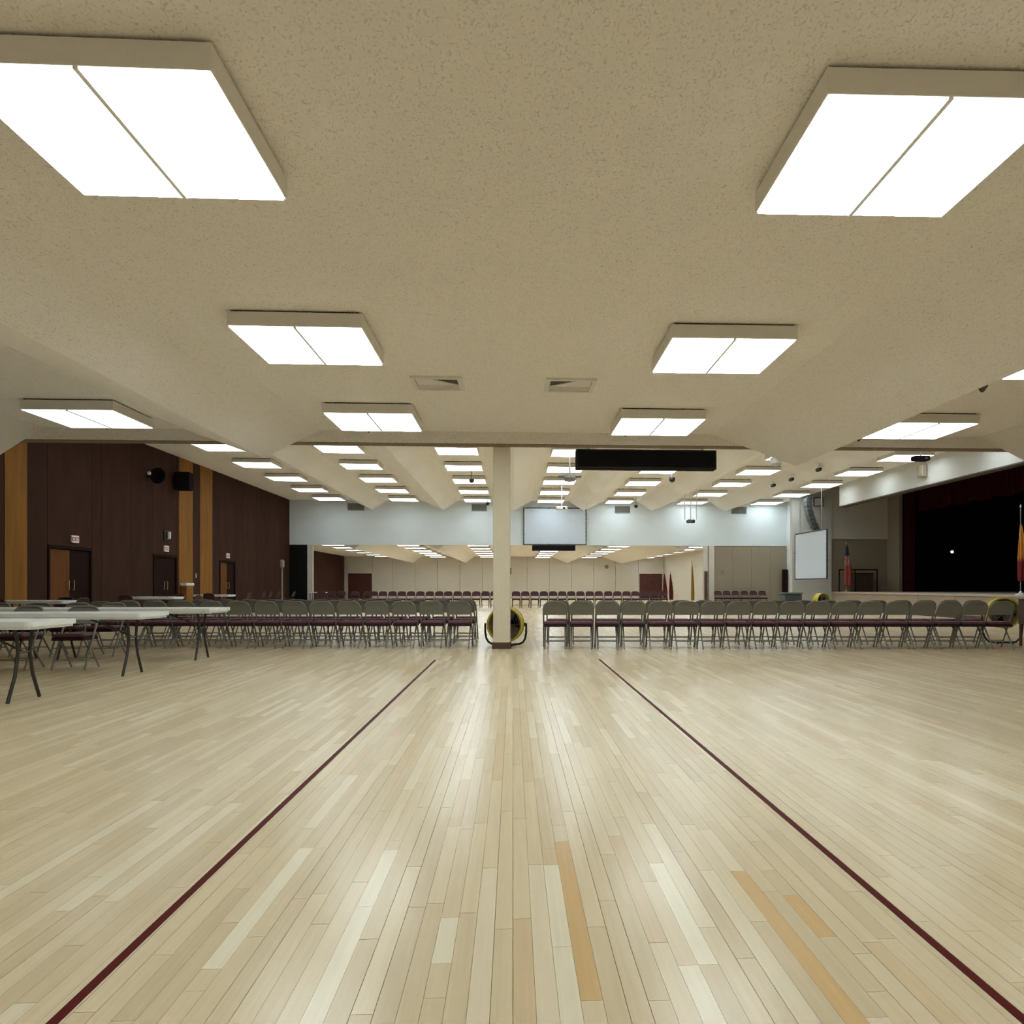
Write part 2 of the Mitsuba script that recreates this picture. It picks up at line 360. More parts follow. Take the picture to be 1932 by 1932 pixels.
# rear room
YR = 67.0
wr = struct('wall_back', bx(-14.5, 13.4, YR + 0.06, YR + 0.3, 0, 4.2), 'wall_tan', 'panelled off-white wall at the very back')
rear_doors = [(-13.9, -11.9), (10.85, 12.85)]
cuts = [-14.3, -13.98, -11.82, -10.2, -8.3, -6.4, -4.5, -2.6, -0.7, 1.2, 3.1, 5.0, 6.9, 8.8, 10.77, 12.93, 13.2]
for a, b in zip(cuts[:-1], cuts[1:]):
    z0 = 2.20 if any(d0 - 0.1 <= (a + b) / 2 <= d1 + 0.1 for d0, d1 in rear_doors) else 0.0
    obj('panel', cbx(a + 0.01, b - 0.01, YR, YR + 0.06, z0, NC + 0.05, 0.008), 'wall_beige', wr, smooth=False)
for (a, b), lb in zip(rear_doors, ('dark red double door on the left of the back wall', 'red-brown double door on the right of the back wall')):
    dk = struct('door_1', cat_([cbx(a - 0.08, a, YR - 0.04, YR + 0.06, 0, 2.2), cbx(b, b + 0.08, YR - 0.04, YR + 0.06, 0, 2.2), cbx(a, b, YR - 0.04, YR + 0.06, 2.12, 2.2)]), 'wall_beige', lb)
    for x0, x1 in ((a + 0.01, (a + b) / 2 - 0.01), ((a + b) / 2 + 0.01, b - 0.01)):
        obj('leaf', cbx(x0, x1, YR, YR + 0.05, 0.01, 2.11), 'door_red', dk, smooth=False)
rl = struct('wall_rear_left', bx(-14.5, -14.2, 42.25, 67, 0, 4.2), 'maroon_b', 'dark maroon left wall of the rear room')
struct('wall_rear_right', bx(13.1, 13.4, 42.25, 67, 0, 4.2), 'wall_beige', 'off-white right wall of the rear room')
struct('wall_rear_return', cat_([bx(-14.5, -11.95, 42.0, 42.25, 0, 4.2)]), 'maroon_b', 'return wall at the left end of the far header')

# right side: stage, fascia, pier
XR, XP = 14.6, 18.8
struct('wall_fascia', bx(XR, XR + 0.3, 13.15, 34.4, 4.63, 6.3), 'fascia_paint', 'pale fascia above the stage front')
struct('trim_4', bx(XR - 0.02, XR + 0.32, 13.15, 34.42, 4.585, 4.63), 'fixture_gap', 'dark lower edge of the stage fascia')
st = struct('floor_2', bx(XR + 0.06, 26.0, 13.15, 34.9, -0.02, 0.74), 'stage_wood', 'raised stage floor')
obj('lip', cbx(XR - 0.02, 26.0, 13.15, 34.92, 0.72, 0.79, 0.01), 'stage_lip', st, smooth=False)
obj('skirting', cbx(XR + 0.0, XR + 0.06, 13.15, 34.9, 0.0, 0.10, 0.005), 'brown_wood', st, smooth=False)
for q in range(9):
    a = 13.15 + q * 2.415
    obj('front_panel', cbx(XR + 0.02, XR + 0.06, a + 0.008, a + 2.415 - 0.008, 0.10, 0.715, 0.005), 'stage_wood', st, smooth=False)
struct('floor_3', bx(15.9, 26.0, 34.92, 38.5, -0.02, 0.785), 'stage_wood', 'stage wing floor')
struct('ceiling_4', bx(XR + 0.31, 26.2, 13.15, 42, 5.95, 6.3), 'wall_tan', 'ceiling over the stage')
struct('wall_pier', bx(13.9, 15.9, 38.4, 38.7, 0, 6.2), 'fascia_paint', 'pale pier beside the stage')
ew = struct('wall_stage_end', bx(15.9, 18.9, 38.5, 38.7, 0, 3.42), 'wall_tan', 'tan end wall of the stage')
obj('upper_panel', bx(15.9, 18.9, 38.46, 38.7, 3.42, 6.2), 'wall_beige', ew, smooth=False)
struct('wall_proscenium', cat_([bx(XP, XP + 0.15, 37.25, 38.5, 0.7, 6.2), bx(XP, XP + 0.15, 13.15, 38.5, 5.75, 6.2)]), 'wall_tan', 'proscenium frame of the stage')
struct('wall_stage_back', cat_([bx(25.8, 26.0, 13.0, 38.7, 0, 6.2), bx(XP, 26.0, 38.5, 38.7, 0, 6.2), bx(13.4, 26.0, 12.9, 13.15, 0, 6.2)]), 'black_matte', 'black drapes enclosing the stage')
struct('wall_right_rear', bx(14.9, 15.1, 38.7, 42.2, 0, 6.2), 'wall_white', 'short pale wall behind the pier')

# stage curtains
def wavy(x, y0, y1, z0f, z1, amp, per, n, thick=0.03):
    ys = np.linspace(y0, y1, n); V, Fc = [], []
    for y in ys:
        xo = x + amp * math.sin(2 * math.pi * y / per) + 0.3 * amp * math.sin(2 * math.pi * y / per * 2.3)
        z0 = z0f(y)
        V += [(xo, y, z0), (xo, y, z1), (xo + thick, y, z0), (xo + thick, y, z1)]
    for k in range(n - 1):
        a, b = 4 * k, 4 * k + 4
        for p, q in ((0, 1), (3, 2), (2, 0), (1, 3)):
            Fc += [[a + p, b + q, b + p], [a + p, a + q, b + q]]
    return trimesh.Trimesh(np.array(V), np.array(Fc), process=False)
one('stage_valance', wavy(XP + 0.55, 14.0, 37.3, lambda y: 4.70 - 0.13 * abs(math.sin(math.pi * y / 1.6)), 5.9, 0.05, 0.32, 500), 'curtain_red', 'dark red scalloped valance across the top of the stage opening', 'curtain', smooth=True)
one('stage_curtain', wavy(XP + 0.25, 36.4, 37.2, lambda y: 0.80, 5.9, 0.07, 0.3, 60), 'curtain_red', 'dark red leg curtain at the far side of the stage opening', 'curtain', smooth=True)

# ------------------------------------------------------------------ ceiling lights
def lens_mesh(w, l, x):
    m = bx(x - w / 2, x + w / 2, -l / 2, l / 2, 0.0, 0.012)
    keep = m.face_normals[:, 2] < 0.5
    return trimesh.Trimesh(m.vertices, m.faces[keep], process=False)
def light_kit(s, double, radiance):
    h = s / 2
    parts = [('housing', cbx(-h, h, -h, h, 0.012, 0.142, 0.004), 'fixture_metal'), ('mounting_pan', bx(-h + 0.03, h - 0.03, -h + 0.03, h - 0.03, 0.14, 0.165), 'fixture_gap')]
    ps = [(n, mikit.ply(m, b, smooth=False)) for n, m, b in parts]
    em = {'type': 'area', 'radiance': rgb(*radiance)}
    if double:
        w = (s - 0.03) / 2 - 0.013
        for x in (-(w / 2 + 0.013), w / 2 + 0.0115):
            ps.append(('lens', mikit.ply(lens_mesh(w, s - 0.03, x), 'white_plastic', emitter=em)))
        ps.append(('divider', mikit.ply(bx(-0.0115, 0.0115, -h + 0.002, h - 0.002, -0.003, 0.013), 'divider_grey')))
    else:
        ps.append(('lens', mikit.ply(lens_mesh(s - 0.04, s - 0.04, 0), 'white_plastic', emitter=em)))
    return ps
dim = lambda c, k: [v * k for v in c]
near_kit = {x: light_kit(1.22, True, dim(LAMP, k)) for x, k in ((-6.01, 0.22), (-2.0, 1.0), (2.14, 1.0), (6.2, 0.38))}   # the outer columns run on fewer tubes
far_kit = {c: light_kit(1.36, False, dim(LAMP_FAR, 0.72 if c < 2 else 1.0)) for c in range(7)}
rear_kit = light_kit(1.22, False, LAMP_REAR)
cols = [(-6.01, 'far left'), (-2.0, 'left of centre'), (2.14, 'right of centre'), (6.2, 'far right')]
for n in range(-1, 4):
    for x, w in cols:
        y = 0.70 + 3.61 * n + ((0.12 if x < 4 else 0.19) if x > 0 and n > 1 else 0)
        t = thing('ceiling_light', f'square white light of the low near ceiling, {w} column, ' + {1: 'row nearest the camera', 2: 'middle row', 3: 'row before the header', 0: 'row above the camera', -1: 'row behind the camera'}[n], 'ceiling light', 'lights under the low near ceiling')
        place(t, near_kit[x], x, y, 3.42, {1: -1.2, 2: -0.8}.get(n, 0) if x == 2.14 else 0)
fcols = [-9.26, -5.56, -1.82, 1.95, 5.55, 9.45, 13.45]
for r, y in enumerate([18.4, 22.05, 25.72, 29.35, 33.03, 36.75, 40.45]):
    for c, x in enumerate(fcols):
        yy = y + (x + 2) * 0.045 + (-0.15 if x > 13 else 0)
        if yy < 41.1:
            t = thing('ceiling_light', f'square light of the high middle ceiling, {ordn(c)} column from left, {ordn(6 - r)} row before far header', 'ceiling light', 'lights under the high middle ceiling')
            place(t, far_kit[c], x, yy, 5.435)
for r, y in enumerate([46.2, 49.8, 53.4, 57.0, 60.6, 64.2]):
    for c, x in enumerate([-10.4, -6.1, -2.05, 2.45, 6.3, 11.1]):
        t = thing('ceiling_light', f'small distant light in the rear room, {ordn(c)} column from left, {ordn(r)} row past opening', 'ceiling light', 'lights of the rear room')
        place(t, rear_kit, x, y + (x + 2) * 0.06, 3.415)

# ------------------------------------------------------------------ things on the ceilings
def sprinkler(x, y, ztop, drop, label, s=1.0):
    t = thing('fire_sprinkler', label, 'sprinkler', 'sprinkler heads under the near ceiling')
    obj('stem', lathe([(0, 0), (0.014 * s, 0), (0.014 * s, drop), (0.045 * s, drop), (0.05 * s, drop + 0.012), (0, drop + 0.012)], 12, at=(x, y, ztop - drop - 0.011)), 'grey_metal', t)
    obj('deflector', lathe([(0, 0), (0.012 * s, 0.0), (0.040 * s, 0.045 * s), (0.036 * s, 0.05 * s), (0, 0.02 * s)], 12, at=(x, y, ztop - drop - 0.03)), 'fixture_gap', t)
for x, y, lb in [(-6.2, 12.35, 'far left light before the header'), (-2.25, 12.4, 'light left of centre before the header'), (1.80, 12.5, 'light right of centre before the header'), (5.72, 12.7, 'far right light before the header')]:
    sprinkler(x, y, 3.58, 0.10, f'tiny dark sprinkler head hanging just beyond the {lb}')
sprinkler(5.55, 9.0, 3.60, 0.22, 'larger V-shaped sprinkler head at the right frame edge below a light', 1.6)

for cx, sgn, w in ((-0.93, 1, 'left'), (0.71, -1, 'right')):
    y0, y1 = 9.5, 10.12
    t = thing('ceiling_diffuser', f'beige ceiling air diffuser with a dark wedge opening, {w} one of the pair', 'air vent', 'air diffusers in the near ceiling')
    ring = sbox(cx - 0.31, y0, cx + 0.31, y1).difference(sbox(cx - 0.26, y0 + 0.05, cx + 0.26, y1 - 0.05))
    obj('frame', prism_z(ring, NC - 0.03, NC + 0.001), 'fixture_metal', t, False)
    obj('cavity', bx(cx - 0.265, cx + 0.265, y0 + 0.045, y1 - 0.045, NC - 0.006, NC - 0.001), 'fixture_gap', t, False)
    tri = Polygon([(cx - sgn * 0.10, y0 + 0.05), (cx + sgn * 0.25, y0 + 0.05), (cx + sgn * 0.25, y0 + 0.34)])
    obj('face_plate', prism_z(sbox(cx - 0.255, y0 + 0.055, cx + 0.255, y1 - 0.055).difference(tri), NC - 0.022, NC - 0.010), 'fixture_metal', t, False)
    for s in range(5):
        yy = y0 + 0.36 + s * 0.042
        obj('louver', bx(cx - 0.24, cx + 0.24, yy, yy + 0.012, NC - 0.034, NC - 0.021), 'fixture_metal', t, False)

# black display board hanging behind the header
t = thing('display_board', 'long black unlit display board hanging just behind the near header', 'display board')
obj('case', cbx(1.16, 3.78, 14.4, 14.65, 3.22, 3.58, 0.012), 'black_matte', t)
obj('bezel', cat_([bx(1.17, 3.77, 14.385, 14.402, 3.23, 3.25), bx(1.17, 3.77, 14.385, 14.402, 3.55, 3.57), bx(1.17, 1.19, 14.385, 14.402, 3.25, 3.55), bx(3.75, 3.77, 14.385, 14.402, 3.25, 3.55)]), 'black_plastic', t)
for x in (1.4, 3.54):
    obj('hanger', tube([(x, 14.5, 3.57), (x, 14.5, 5.62)], 0.012), 'grey_metal', t)

# small things on the ceilings and far walls
for (x, y), lb in zip([(-9.39, 26.4), (-5.38, 26.5), (10.3, 27.4)], ['above the leftmost light column', 'above the second light column', 'left of the track spotlights']):
    t = thing('ceiling_vent', f'thin dark ceiling vent of the high middle ceiling, {lb}', 'air vent', 'vents of the high middle ceiling')
    obj('frame', cbx(x - 0.32, x + 0.32, y - 0.2, y + 0.2, FC - 0.03, FC - 0.002, 0.004), 'vent_grey', t, False)
    for q in range(4):
        obj('slat', bx(x - 0.29, x + 0.29, y - 0.16 + q * 0.09, y - 0.11 + q * 0.09, FC - 0.04, FC - 0.029), 'fixture_gap', t, False)
for (x, y), lb in zip([(-5.72, 8.86), (-6.3, 9.9)], ['nearer', 'farther']):
    one('smoke_detector', lathe([(0, 0), (0.05, 0), (0.07, 0.02), (0.075, 0.035), (0, 0.035)], 16, at=(x, y, NC - 0.0365)), 'fixture_metal', f'flat round detector on the left bay of the near ceiling, {lb} of the two', 'detector')
t = thing('wall_clock', 'small grey round clock on the very back wall', 'clock')
obj('rim', lathe([(0.13, -0.04), (0.17, -0.04), (0.17, 0.0), (0.13, 0.0), (0.13, -0.04)], 20, 'y', (8.02, YR, 2.72)), 'grey_metal', t)
obj('face', lathe([(0, -0.02), (0.135, -0.02), (0.135, 0.0), (0, 0.0)], 20, 'y', (8.02, YR - 0.002, 2.72)), 'vent_grey', t)
one('thermostat', cbx(11.28, 11.42, YB - 0.03, YB, 1.70, 1.90, 0.006), 'vent_grey', 'small dark thermostat on the tan partition', 'thermostat')

# screens
def screen_parts(t, W, H, M):
    f = 0.05
    obj('surface', bx(-W / 2 + f, W / 2 - f, -0.012, 0.03, f, H - f), 'screen_white', t, False, M)
    obj('frame', cat_([cbx(-W / 2, W / 2, -0.03, 0.04, 0, f), cbx(-W / 2, W / 2, -0.03, 0.04, H - f, H), cbx(-W / 2, -W / 2 + f, -0.03, 0.04, f, H - f), cbx(W / 2 - f, W / 2, -0.03, 0.04, f, H - f)]), 'screen_frame', t, False, M)
t = thing('projection_screen', 'wide pale projection screen with dark frame high on the far header right of the column', 'projection screen')
screen_parts(t, 3.38, 2.0, T().translate([2.24, 41.9, 3.25]))
t = thing('projection_screen', 'pale projection screen seen at a steep angle in front of the pier beside the stage', 'projection screen')
screen_parts(t, 3.62, 2.22, T().translate([13.70, 35.5, 1.36]).rotate([0, 0, 1], -88.4))
for yy in (34.2, 36.8):
    obj('hanger', tube([(13.70, yy, 3.56), (13.70, yy, 5.62)], 0.012, 6), 'grey_metal', t)
t = thing('display_board', 'small black display board under the far projection screen', 'display board')
obj('case', cbx(1.02, 3.32, 41.75, 41.97, 2.94, 3.23, 0.012), 'black_matte', t)
obj('bezel', cat_([bx(1.03, 3.31, 41.738, 41.752, 2.95, 2.97), bx(1.03, 3.31, 41.738, 41.752, 3.20, 3.22)]), 'black_plastic', t)

def projector(x, y, zbot, label, bs='white_plastic', w=0.42, rods=1, ztop=FC):
    t = thing('projector', label, 'projector')
    for q in range(rods):
        xo = (q - (rods - 1) / 2) * 0.28
        obj('mount_pole', tube([(x + xo, y, zbot + 0.15), (x + xo, y, ztop)], 0.022), 'white_plastic', t)
    obj('body', cbx(x - w / 2, x + w / 2, y - 0.16, y + 0.16, zbot, zbot + 0.15, 0.03), bs, t)
    obj('lens', lathe([(0, 0), (0.05, 0), (0.045, -0.03), (0, -0.03)], 12, 'y', (x + 0.09, y - 0.16, zbot + 0.07)), 'black_plastic', t)
projector(2.11, 34.0, 4.36, 'white projector on a pole hanging in front of the top edge of the far screen', w=0.5)
projector(8.23, 36.0, 3.98, 'small projector hung low on three thin white rods before the far header', 'array_grey', 0.36, 3)
t = thing('ceiling_projector', 'grey winged projector on a ceiling mount beside the end of the long black board', 'projector')
obj('body', lathe([(0, 0), (0.16, 0.02), (0.22, 0.12), (0.20, 0.24), (0, 0.26)], 16, at=(1.88, 26.0, 4.52)), 'grey_metal', t)
obj('wing', cat_([cbx(1.50, 1.74, 25.9, 26.1, 4.66, 4.72, 0.01), cbx(2.02, 2.26, 25.9, 26.1, 4.66, 4.72, 0.01)]), 'array_grey', t)
obj('mount_pole', tube([(1.88, 26.0, 4.76), (1.88, 26.0, 5.6)], 0.02), 'grey_metal', t)
def dome(x, y, ztip, label, r=0.10, ztop=None):
    t = thing('dome_camera', label, 'camera', 'black dome cameras under the middle ceiling')
    obj('dome', lathe([(0, 0), (r * 0.6, r * 0.18), (r, r * 0.8), (r, r * 1.5), (0, r * 1.5)], 16, at=(x, y, ztip)), 'black_plastic', t)
    obj('stem', tube([(x, y, ztip + r * 1.4), (x, y, (ztop or FC) - 0.005)], 0.02), 'grey_metal', t)
dome(-1.62, 30.9, 5.10, 'black dome camera under the ceiling just left of the column top')
dome(6.13, 30.0, 5.06, 'black dome camera under the ceiling below the right end of the long black board', 0.12)
dome(6.30, 40.0, 5.06, 'small black dome camera at the far header left of the third air grille')
dome(-1.30, 40.0, 5.15, 'small black dome camera at the far header near the second air grille')
t = thing('wireless_beacon', 'white capped round fitting under the ceiling right of the long black board', 'ceiling fitting')
obj('cap', lathe([(0, 0.08), (0.10, 0.06), (0.16, 0.0), (0.16, -0.02), (0, -0.02)], 16, at=(6.82, 20.0, 4.36)), 'white_plastic', t)
obj('body', lathe([(0, 0.0), (0.15, 0.0), (0.15, -0.12), (0.1, -0.18), (0, -0.18)], 16, at=(6.82, 20.0, 4.35)), 'fixture_metal', t)
obj('mount_pole', tube([(6.82, 20.0, 4.40), (6.82, 20.0, 5.6)], 0.02), 'grey_metal', t)
for q, (x, y) in enumerate([(10.92, 27.5), (10.86, 30.1), (10.75, 31.9)]):
    t = thing('track_spotlight', f'small dark spotlight under the right side of the middle ceiling, {ordn(q)} from the right', 'spotlight', 'track spotlights right of the middle ceiling')
    obj('head', lathe([(0, 0), (0.06, 0.02), (0.075, 0.3), (0.05, 0.34), (0, 0.34)], 12, 'y', (x, y - 0.17, 5.22)), 'black_plastic', t)
    obj('yoke', tube([(x, y, 5.26), (x, y, 5.42)], 0.018), 'fixture_metal', t)
projector(12.9, 24.2, 5.02, 'black projector hanging beneath the nearest light beside the stage fascia', 'black_matte', 0.5)
t = thing('wall_speaker', 'tan tilted loudspeaker on the stage fascia', 'speaker')
obj('cabinet', cbx(14.40, 14.58, 26.9, 27.3, 4.92, 5.35, 0.02), 'stage_lip', t)
obj('grille', cbx(14.385, 14.402, 26.94, 27.26, 4.96, 5.31, 0.005), 'wall_tan', t)

# line array beside the stage
t = thing('line_array_speaker', 'curved grey line array loudspeaker hanging from the ceiling in front of the pier', 'speaker')
for q in range(8):
    a = q / 7.0
    z = 5.22 - 1.46 * a; x = 14.30 + 0.42 * a * a + 0.02 * a; tilt = math.degrees(math.atan(0.63 * a))
    M = T().translate([x, 37.4, z]).rotate([0, 1, 0], -tilt)
    obj('cabinet', cbx(-0.14, 0.14, -0.2, 0.2, -0.103, 0.103, 0.02), 'array_grey', t, 30, M)
obj('rigging', tube([(14.30, 37.4, 5.3), (14.30, 37.4, 5.59)], 0.03), 'grey_metal', t)
t = thing('wall_sign', 'small pale square plaque high on the pier under a light', 'sign')
obj('plate', cbx(15.0, 15.42, 38.33, 38.40, 5.05, 5.45, 0.01), 'white_plastic', t)
obj('frame', cat_([bx(14.97, 15.45, 38.32, 38.40, 5.03, 5.06), bx(14.97, 15.45, 38.32, 38.40, 5.44, 5.47), bx(14.97, 15.0, 38.32, 38.40, 5.06, 5.44), bx(15.42, 15.45, 38.32, 38.40, 5.06, 5.44)]), 'screen_frame', t)

# ------------------------------------------------------------------ things on the left wall
def exit_sign(y, z, label, w=0.34):
    t = thing('exit_sign', label, 'sign')
    obj('box', cbx(XL, XL + 0.05, y - w / 2, y + w / 2, z - 0.1, z + 0.1, 0.008), 'white_plastic', t)
    m = meshkit.text_mesh('EXIT', 0.12, 0.004, True)
    b = m.bounds; m.apply_translation([-(b[0][0] + b[1][0]) / 2, -(b[0][1] + b[1][1]) / 2, 0]); v = m.vertices.copy()
    sc = min(1.0, (w - 0.03) / (b[1][0] - b[0][0]))
    m.vertices = np.stack([XL + 0.05 + v[:, 2], y + v[:, 0] * sc, z + v[:, 1] * sc], 1)
    obj('lettering', m, 'sign_red', t, False)
exit_sign(21.7, 2.31, 'white EXIT sign over the leftmost double door')
exit_sign(27.25, 2.32, 'white EXIT sign over the dark double door')
exit_sign(33.0, 2.30, 'white EXIT sign over the double door right of the wood strips')
t = thing('wall_lamp', 'narrow white wall lamp above the middle EXIT sign', 'wall lamp')
obj('backplate', cbx(XL, XL + 0.04, 27.08, 27.42, 2.60, 2.95, 0.01), 'black_plastic', t)
obj('shade', lathe([(0, 0), (0.055, 0.01), (0.06, 0.24), (0.04, 0.25), (0, 0.25)], 14, at=(XL + 0.10, 27.30, 2.65)), 'white_plastic', t)
t = thing('wall_speaker', 'dark boxy loudspeaker mounted high on the first of the paired wood strips', 'speaker')
obj('cabinet', cbx(XL + 0.08, XL + 0.58, 27.75, 28.15, 4.38, 5.0, 0.02), 'speaker_brown', t)
obj('grille', cbx(XL + 0.12, XL + 0.54, 27.735, 27.752, 4.42, 4.96, 0.004), 'black_matte', t)
obj('bracket', cbx(XL, XL + 0.10, 27.88, 28.02, 4.6, 4.8), 'black_plastic', t)
t = thing('wall_speaker', 'round black loudspeaker with a white centre high on the maroon wall', 'speaker')
obj('cone', lathe([(0, 0), (0.20, 0.0), (0.26, -0.10), (0.24, -0.16), (0.05, -0.08), (0, -0.08)], 20, 'y', (XL + 0.36, 25.95, 4.60)), 'speaker_brown', t)
obj('dust_cap', lathe([(0, -0.10), (0.055, -0.085), (0.06, -0.05), (0, -0.05)], 14, 'y', (XL + 0.14, 25.80, 4.66)), 'white_plastic', t)
obj('bracket', cbx(XL, XL + 0.36, 25.92, 26.02, 4.55, 4.65), 'black_plastic', t)
one('wall_switch', cbx(XL, XL + 0.02, 29.72, 29.84, 1.35, 1.52, 0.004), 'grey_metal', 'small pale switch plate between the two paired wood strips', 'switch')
t = thing('drinking_fountain', 'small pale-topped dispenser cabinet in front of the first paired wood strip', 'dispenser')
obj('cabinet', cbx(XL + 0.03, XL + 0.25, 28.35, 28.95, 0.0, 1.06, 0.02), 'strip_wood', t)
obj('top', cbx(XL + 0.02, XL + 0.27, 28.32, 28.98, 1.06, 1.16, 0.02), 'white_plastic', t)
t = thing('floor_stand', 'tall thin grey stand by the far end of the maroon wall', 'stand')
obj('pole', tube([(-11.3, 39.1, 0.05), (-11.3, 39.1, 2.3)], 0.04), 'grey_metal', t)
obj('head', cbx(-11.40, -11.20, 39.0, 39.2, 1.95, 2.35, 0.05), 'grey_metal', t)
for q in range(3):
    a = q * 2.094 + 0.4
    obj('leg', tube([(-11.3 + 0.03 * math.cos(a), 39.1 + 0.03 * math.sin(a), 0.55), (-11.3 + 0.5 * math.cos(a) * 0.7, 39.1 + 0.5 * math.sin(a), 0.015)], 0.015), 'array_grey', t)

# ------------------------------------------------------------------ column
t = thing('support_column', 'square beige column standing in the middle of the hall under the header', 'column')
obj('shaft', cbx(-0.335, -0.045, 13.16, 13.45, 0.10, 5.62, 0.012), 'column_paint', t)
obj('base', cbx(-0.35, -0.03, 13.145, 13.465, 0.0, 0.10, 0.006), 'brown_wood', t)
obj('switch_plate', cbx(-0.045, -0.030, 13.2, 13.28, 1.25, 1.36, 0.003), 'black_plastic', t)
labels[t]['kind'] = 'object' if False else labels[t].get('kind', 'object'); labels[t].pop('kind')

# ------------------------------------------------------------------ chairs
def chair_kit(back_mat, metal):
    W = 0.196
    def arc(z0):
        pts = [(-W, 0.205, 0.012), (-W, -0.02, 0.42), (-W, -0.175, 0.68)]
        for a in range(0, 91, 30):
            r = 0.11; t = math.radians(a)
            pts.append((-W + r - r * math.cos(t), -0.175 - 0.035 * math.sin(t), 0.68 + r * math.sin(t)))
        return pts + [(-p[0], p[1], p[2]) for p in pts[::-1]]
    frame = tube(arc(0), 0.013, 6)
    rear = {s: tube([(s * (W - 0.028), 0.10, 0.415), (s * (W - 0.028), -0.225, 0.012)], 0.012, 6) for s in (-1, 1)}
    # curved back panel
    N = 8; V, Fc = [], []
    out = [(-0.19, 0.57), (0.19, 0.57), (0.19, 0.70), (0.175, 0.74), (0.13, 0.778), (0.08, 0.785), (-0.08, 0.785), (-0.13, 0.778), (-0.175, 0.74), (-0.19, 0.70)]
    flat = trimesh.creation.extrude_polygon(Polygon(out), 0.014, engine='earcut')
    v = flat.vertices.copy()
    flat.vertices = np.stack([v[:, 0], -0.125 - (v[:, 1] - 0.57) * 0.36 - v[:, 2] + 1.0 * v[:, 0] ** 2 - 0.03, v[:, 1]], 1)
    seat = cbx(-0.19, 0.19, -0.165, 0.225, 0.412, 0.458, 0.016)
    pan = cbx(-0.188, 0.188, -0.163, 0.222, 0.374, 0.413, 0.006)
    bars = [tube([(-W, 0.14, 0.13), (W, 0.14, 0.13)], 0.008, 6), tube([(-W + 0.028, -0.13, 0.13), (W - 0.028, -0.13, 0.13)], 0.008, 6)]
    feet = [cat_([lathe([(0, 0), (0.018, 0), (0.016, 0.03), (0, 0.03)], 8, at=(s * W, 0.203, 0)) for s in (-1, 1)])]
    return kit([('frame', frame, metal, 40), ('rear_leg', rear[-1], metal, 40), ('rear_leg', rear[1], metal, 40), ('backrest', flat, back_mat, 30), ('seat', seat, 'seat_burgundy', 30),
                ('seat_pan', pan, 'seat_edge', 30), ('crossbar', bars[0], metal, 40), ('crossbar', bars[1], metal, 40)])
grey_kit, burg_kit = chair_kit('chair_back', 'chair_metal'), chair_kit('burgundy_back', 'brown_wood')
RZ = -math.degrees(YAW); ux, uy = math.cos(YAW), -math.sin(YAW); wx, wy = math.sin(YAW), math.cos(YAW)
def row(x0, y0, step, n, depth, label, group, k=grey_kit, sgn=1, jitter=0.004):
    for q in range(n):
        s = sgn * step * (q + 0.5)
        d = depth + 0.235
        t = thing('folding_chair', label.format(ordn(q)), 'chair', group)
        place(t, k, x0 + ux * s + wx * d + random.uniform(-jitter, jitter), y0 + uy * s + wy * d + random.uniform(-jitter, jitter) * 2, 0, RZ + random.uniform(-0.8, 0.8))
rows = ['front', 'second', 'third']
for r in range(3):
    row(-0.68 + [0, -0.05, -0.11][r], 13.22, 0.464, 14, r * 0.98, f'grey folding chair, burgundy seat, {rows[r]} row left of the column, {{}} from the aisle', 'folding chairs left of the column', sgn=-1)
for r in range(2):
    row(0.48 + [0, 0.05][r], 12.95, 0.436, 18, r * 0.98, f'grey folding chair, burgundy seat, {rows[r]} row right of the column, {{}} from the aisle', 'folding chairs right of the column')

# ------------------------------------------------------------------ tables on the left
def rounded(w, l, r, n=5):
    return sbox(-w / 2 + r, -l / 2 + r, w / 2 - r, l / 2 - r).buffer(r, quad_segs=n)
def table_kit(w=2.44, l=0.76):
    top = prism_z(rounded(w, l, 0.06), 0.695, 0.74)
    rim = prism_z(rounded(w - 0.04, l - 0.04, 0.05).difference(rounded(w - 0.12, l - 0.12, 0.04)), 0.67, 0.696)
    parts = [('top', top, 'table_white', 30), ('rim', rim, 'table_white', 30)]
    for s in (-1, 1):
        x = s * (w / 2 - 0.28)
        for t in (-1, 1):
            parts.append(('leg', tube([(x, t * 0.15, 0.68), (x, t * 0.105, 0.58), (x, t * 0.085, 0.44), (x, t * 0.13, 0.24), (x, t * 0.235, 0.0125)], 0.0155, 8), 'dark_leg', 40))
        parts.append(('leg_brace', cat_([tube([(x, -0.16, 0.672), (x, 0.16, 0.672)], 0.014), tube([(x, -0.087, 0.45), (x, 0.087, 0.45)], 0.011)]), 'dark_leg', 40))
        parts.append(('folding_strut', tube([(x, 0, 0.45), (x - s * 0.22, 0, 0.56), (x - s * 0.52, 0, 0.67)], 0.010), 'dark_leg', 40))
    return kit(parts)
tk = table_kit()
for (x, y), lb in zip([(-5.40, 7.42), (-5.44, 9.55), (-5.40, 11.52), (-7.92, 9.60), (-7.88, 11.60)],
                      ['white plastic folding table nearest the camera at the left edge', 'white folding table in the middle of the left tables', 'white folding table farthest back of the three at the left',
                       'white folding table beyond the left frame edge beside the middle table', 'white folding table touching the left end of the farthest front table']):
    t = thing('folding_table', lb, 'table', 'white folding tables at the left')
    place(t, tk, x, y, 0, 0.0)
for q, (x, y) in enumerate([(-5.52, 10.15), (-6.22, 10.15), (-6.92, 10.2), (-7.6, 10.2)]):
    t = thing('folding_chair', f'grey folding chair behind the middle left table, {ordn(q)} from its right end', 'chair', 'chairs behind the middle left table')
    place(t, grey_kit, x, y + 0.1, 0, 180 + random.uniform(-4, 4))
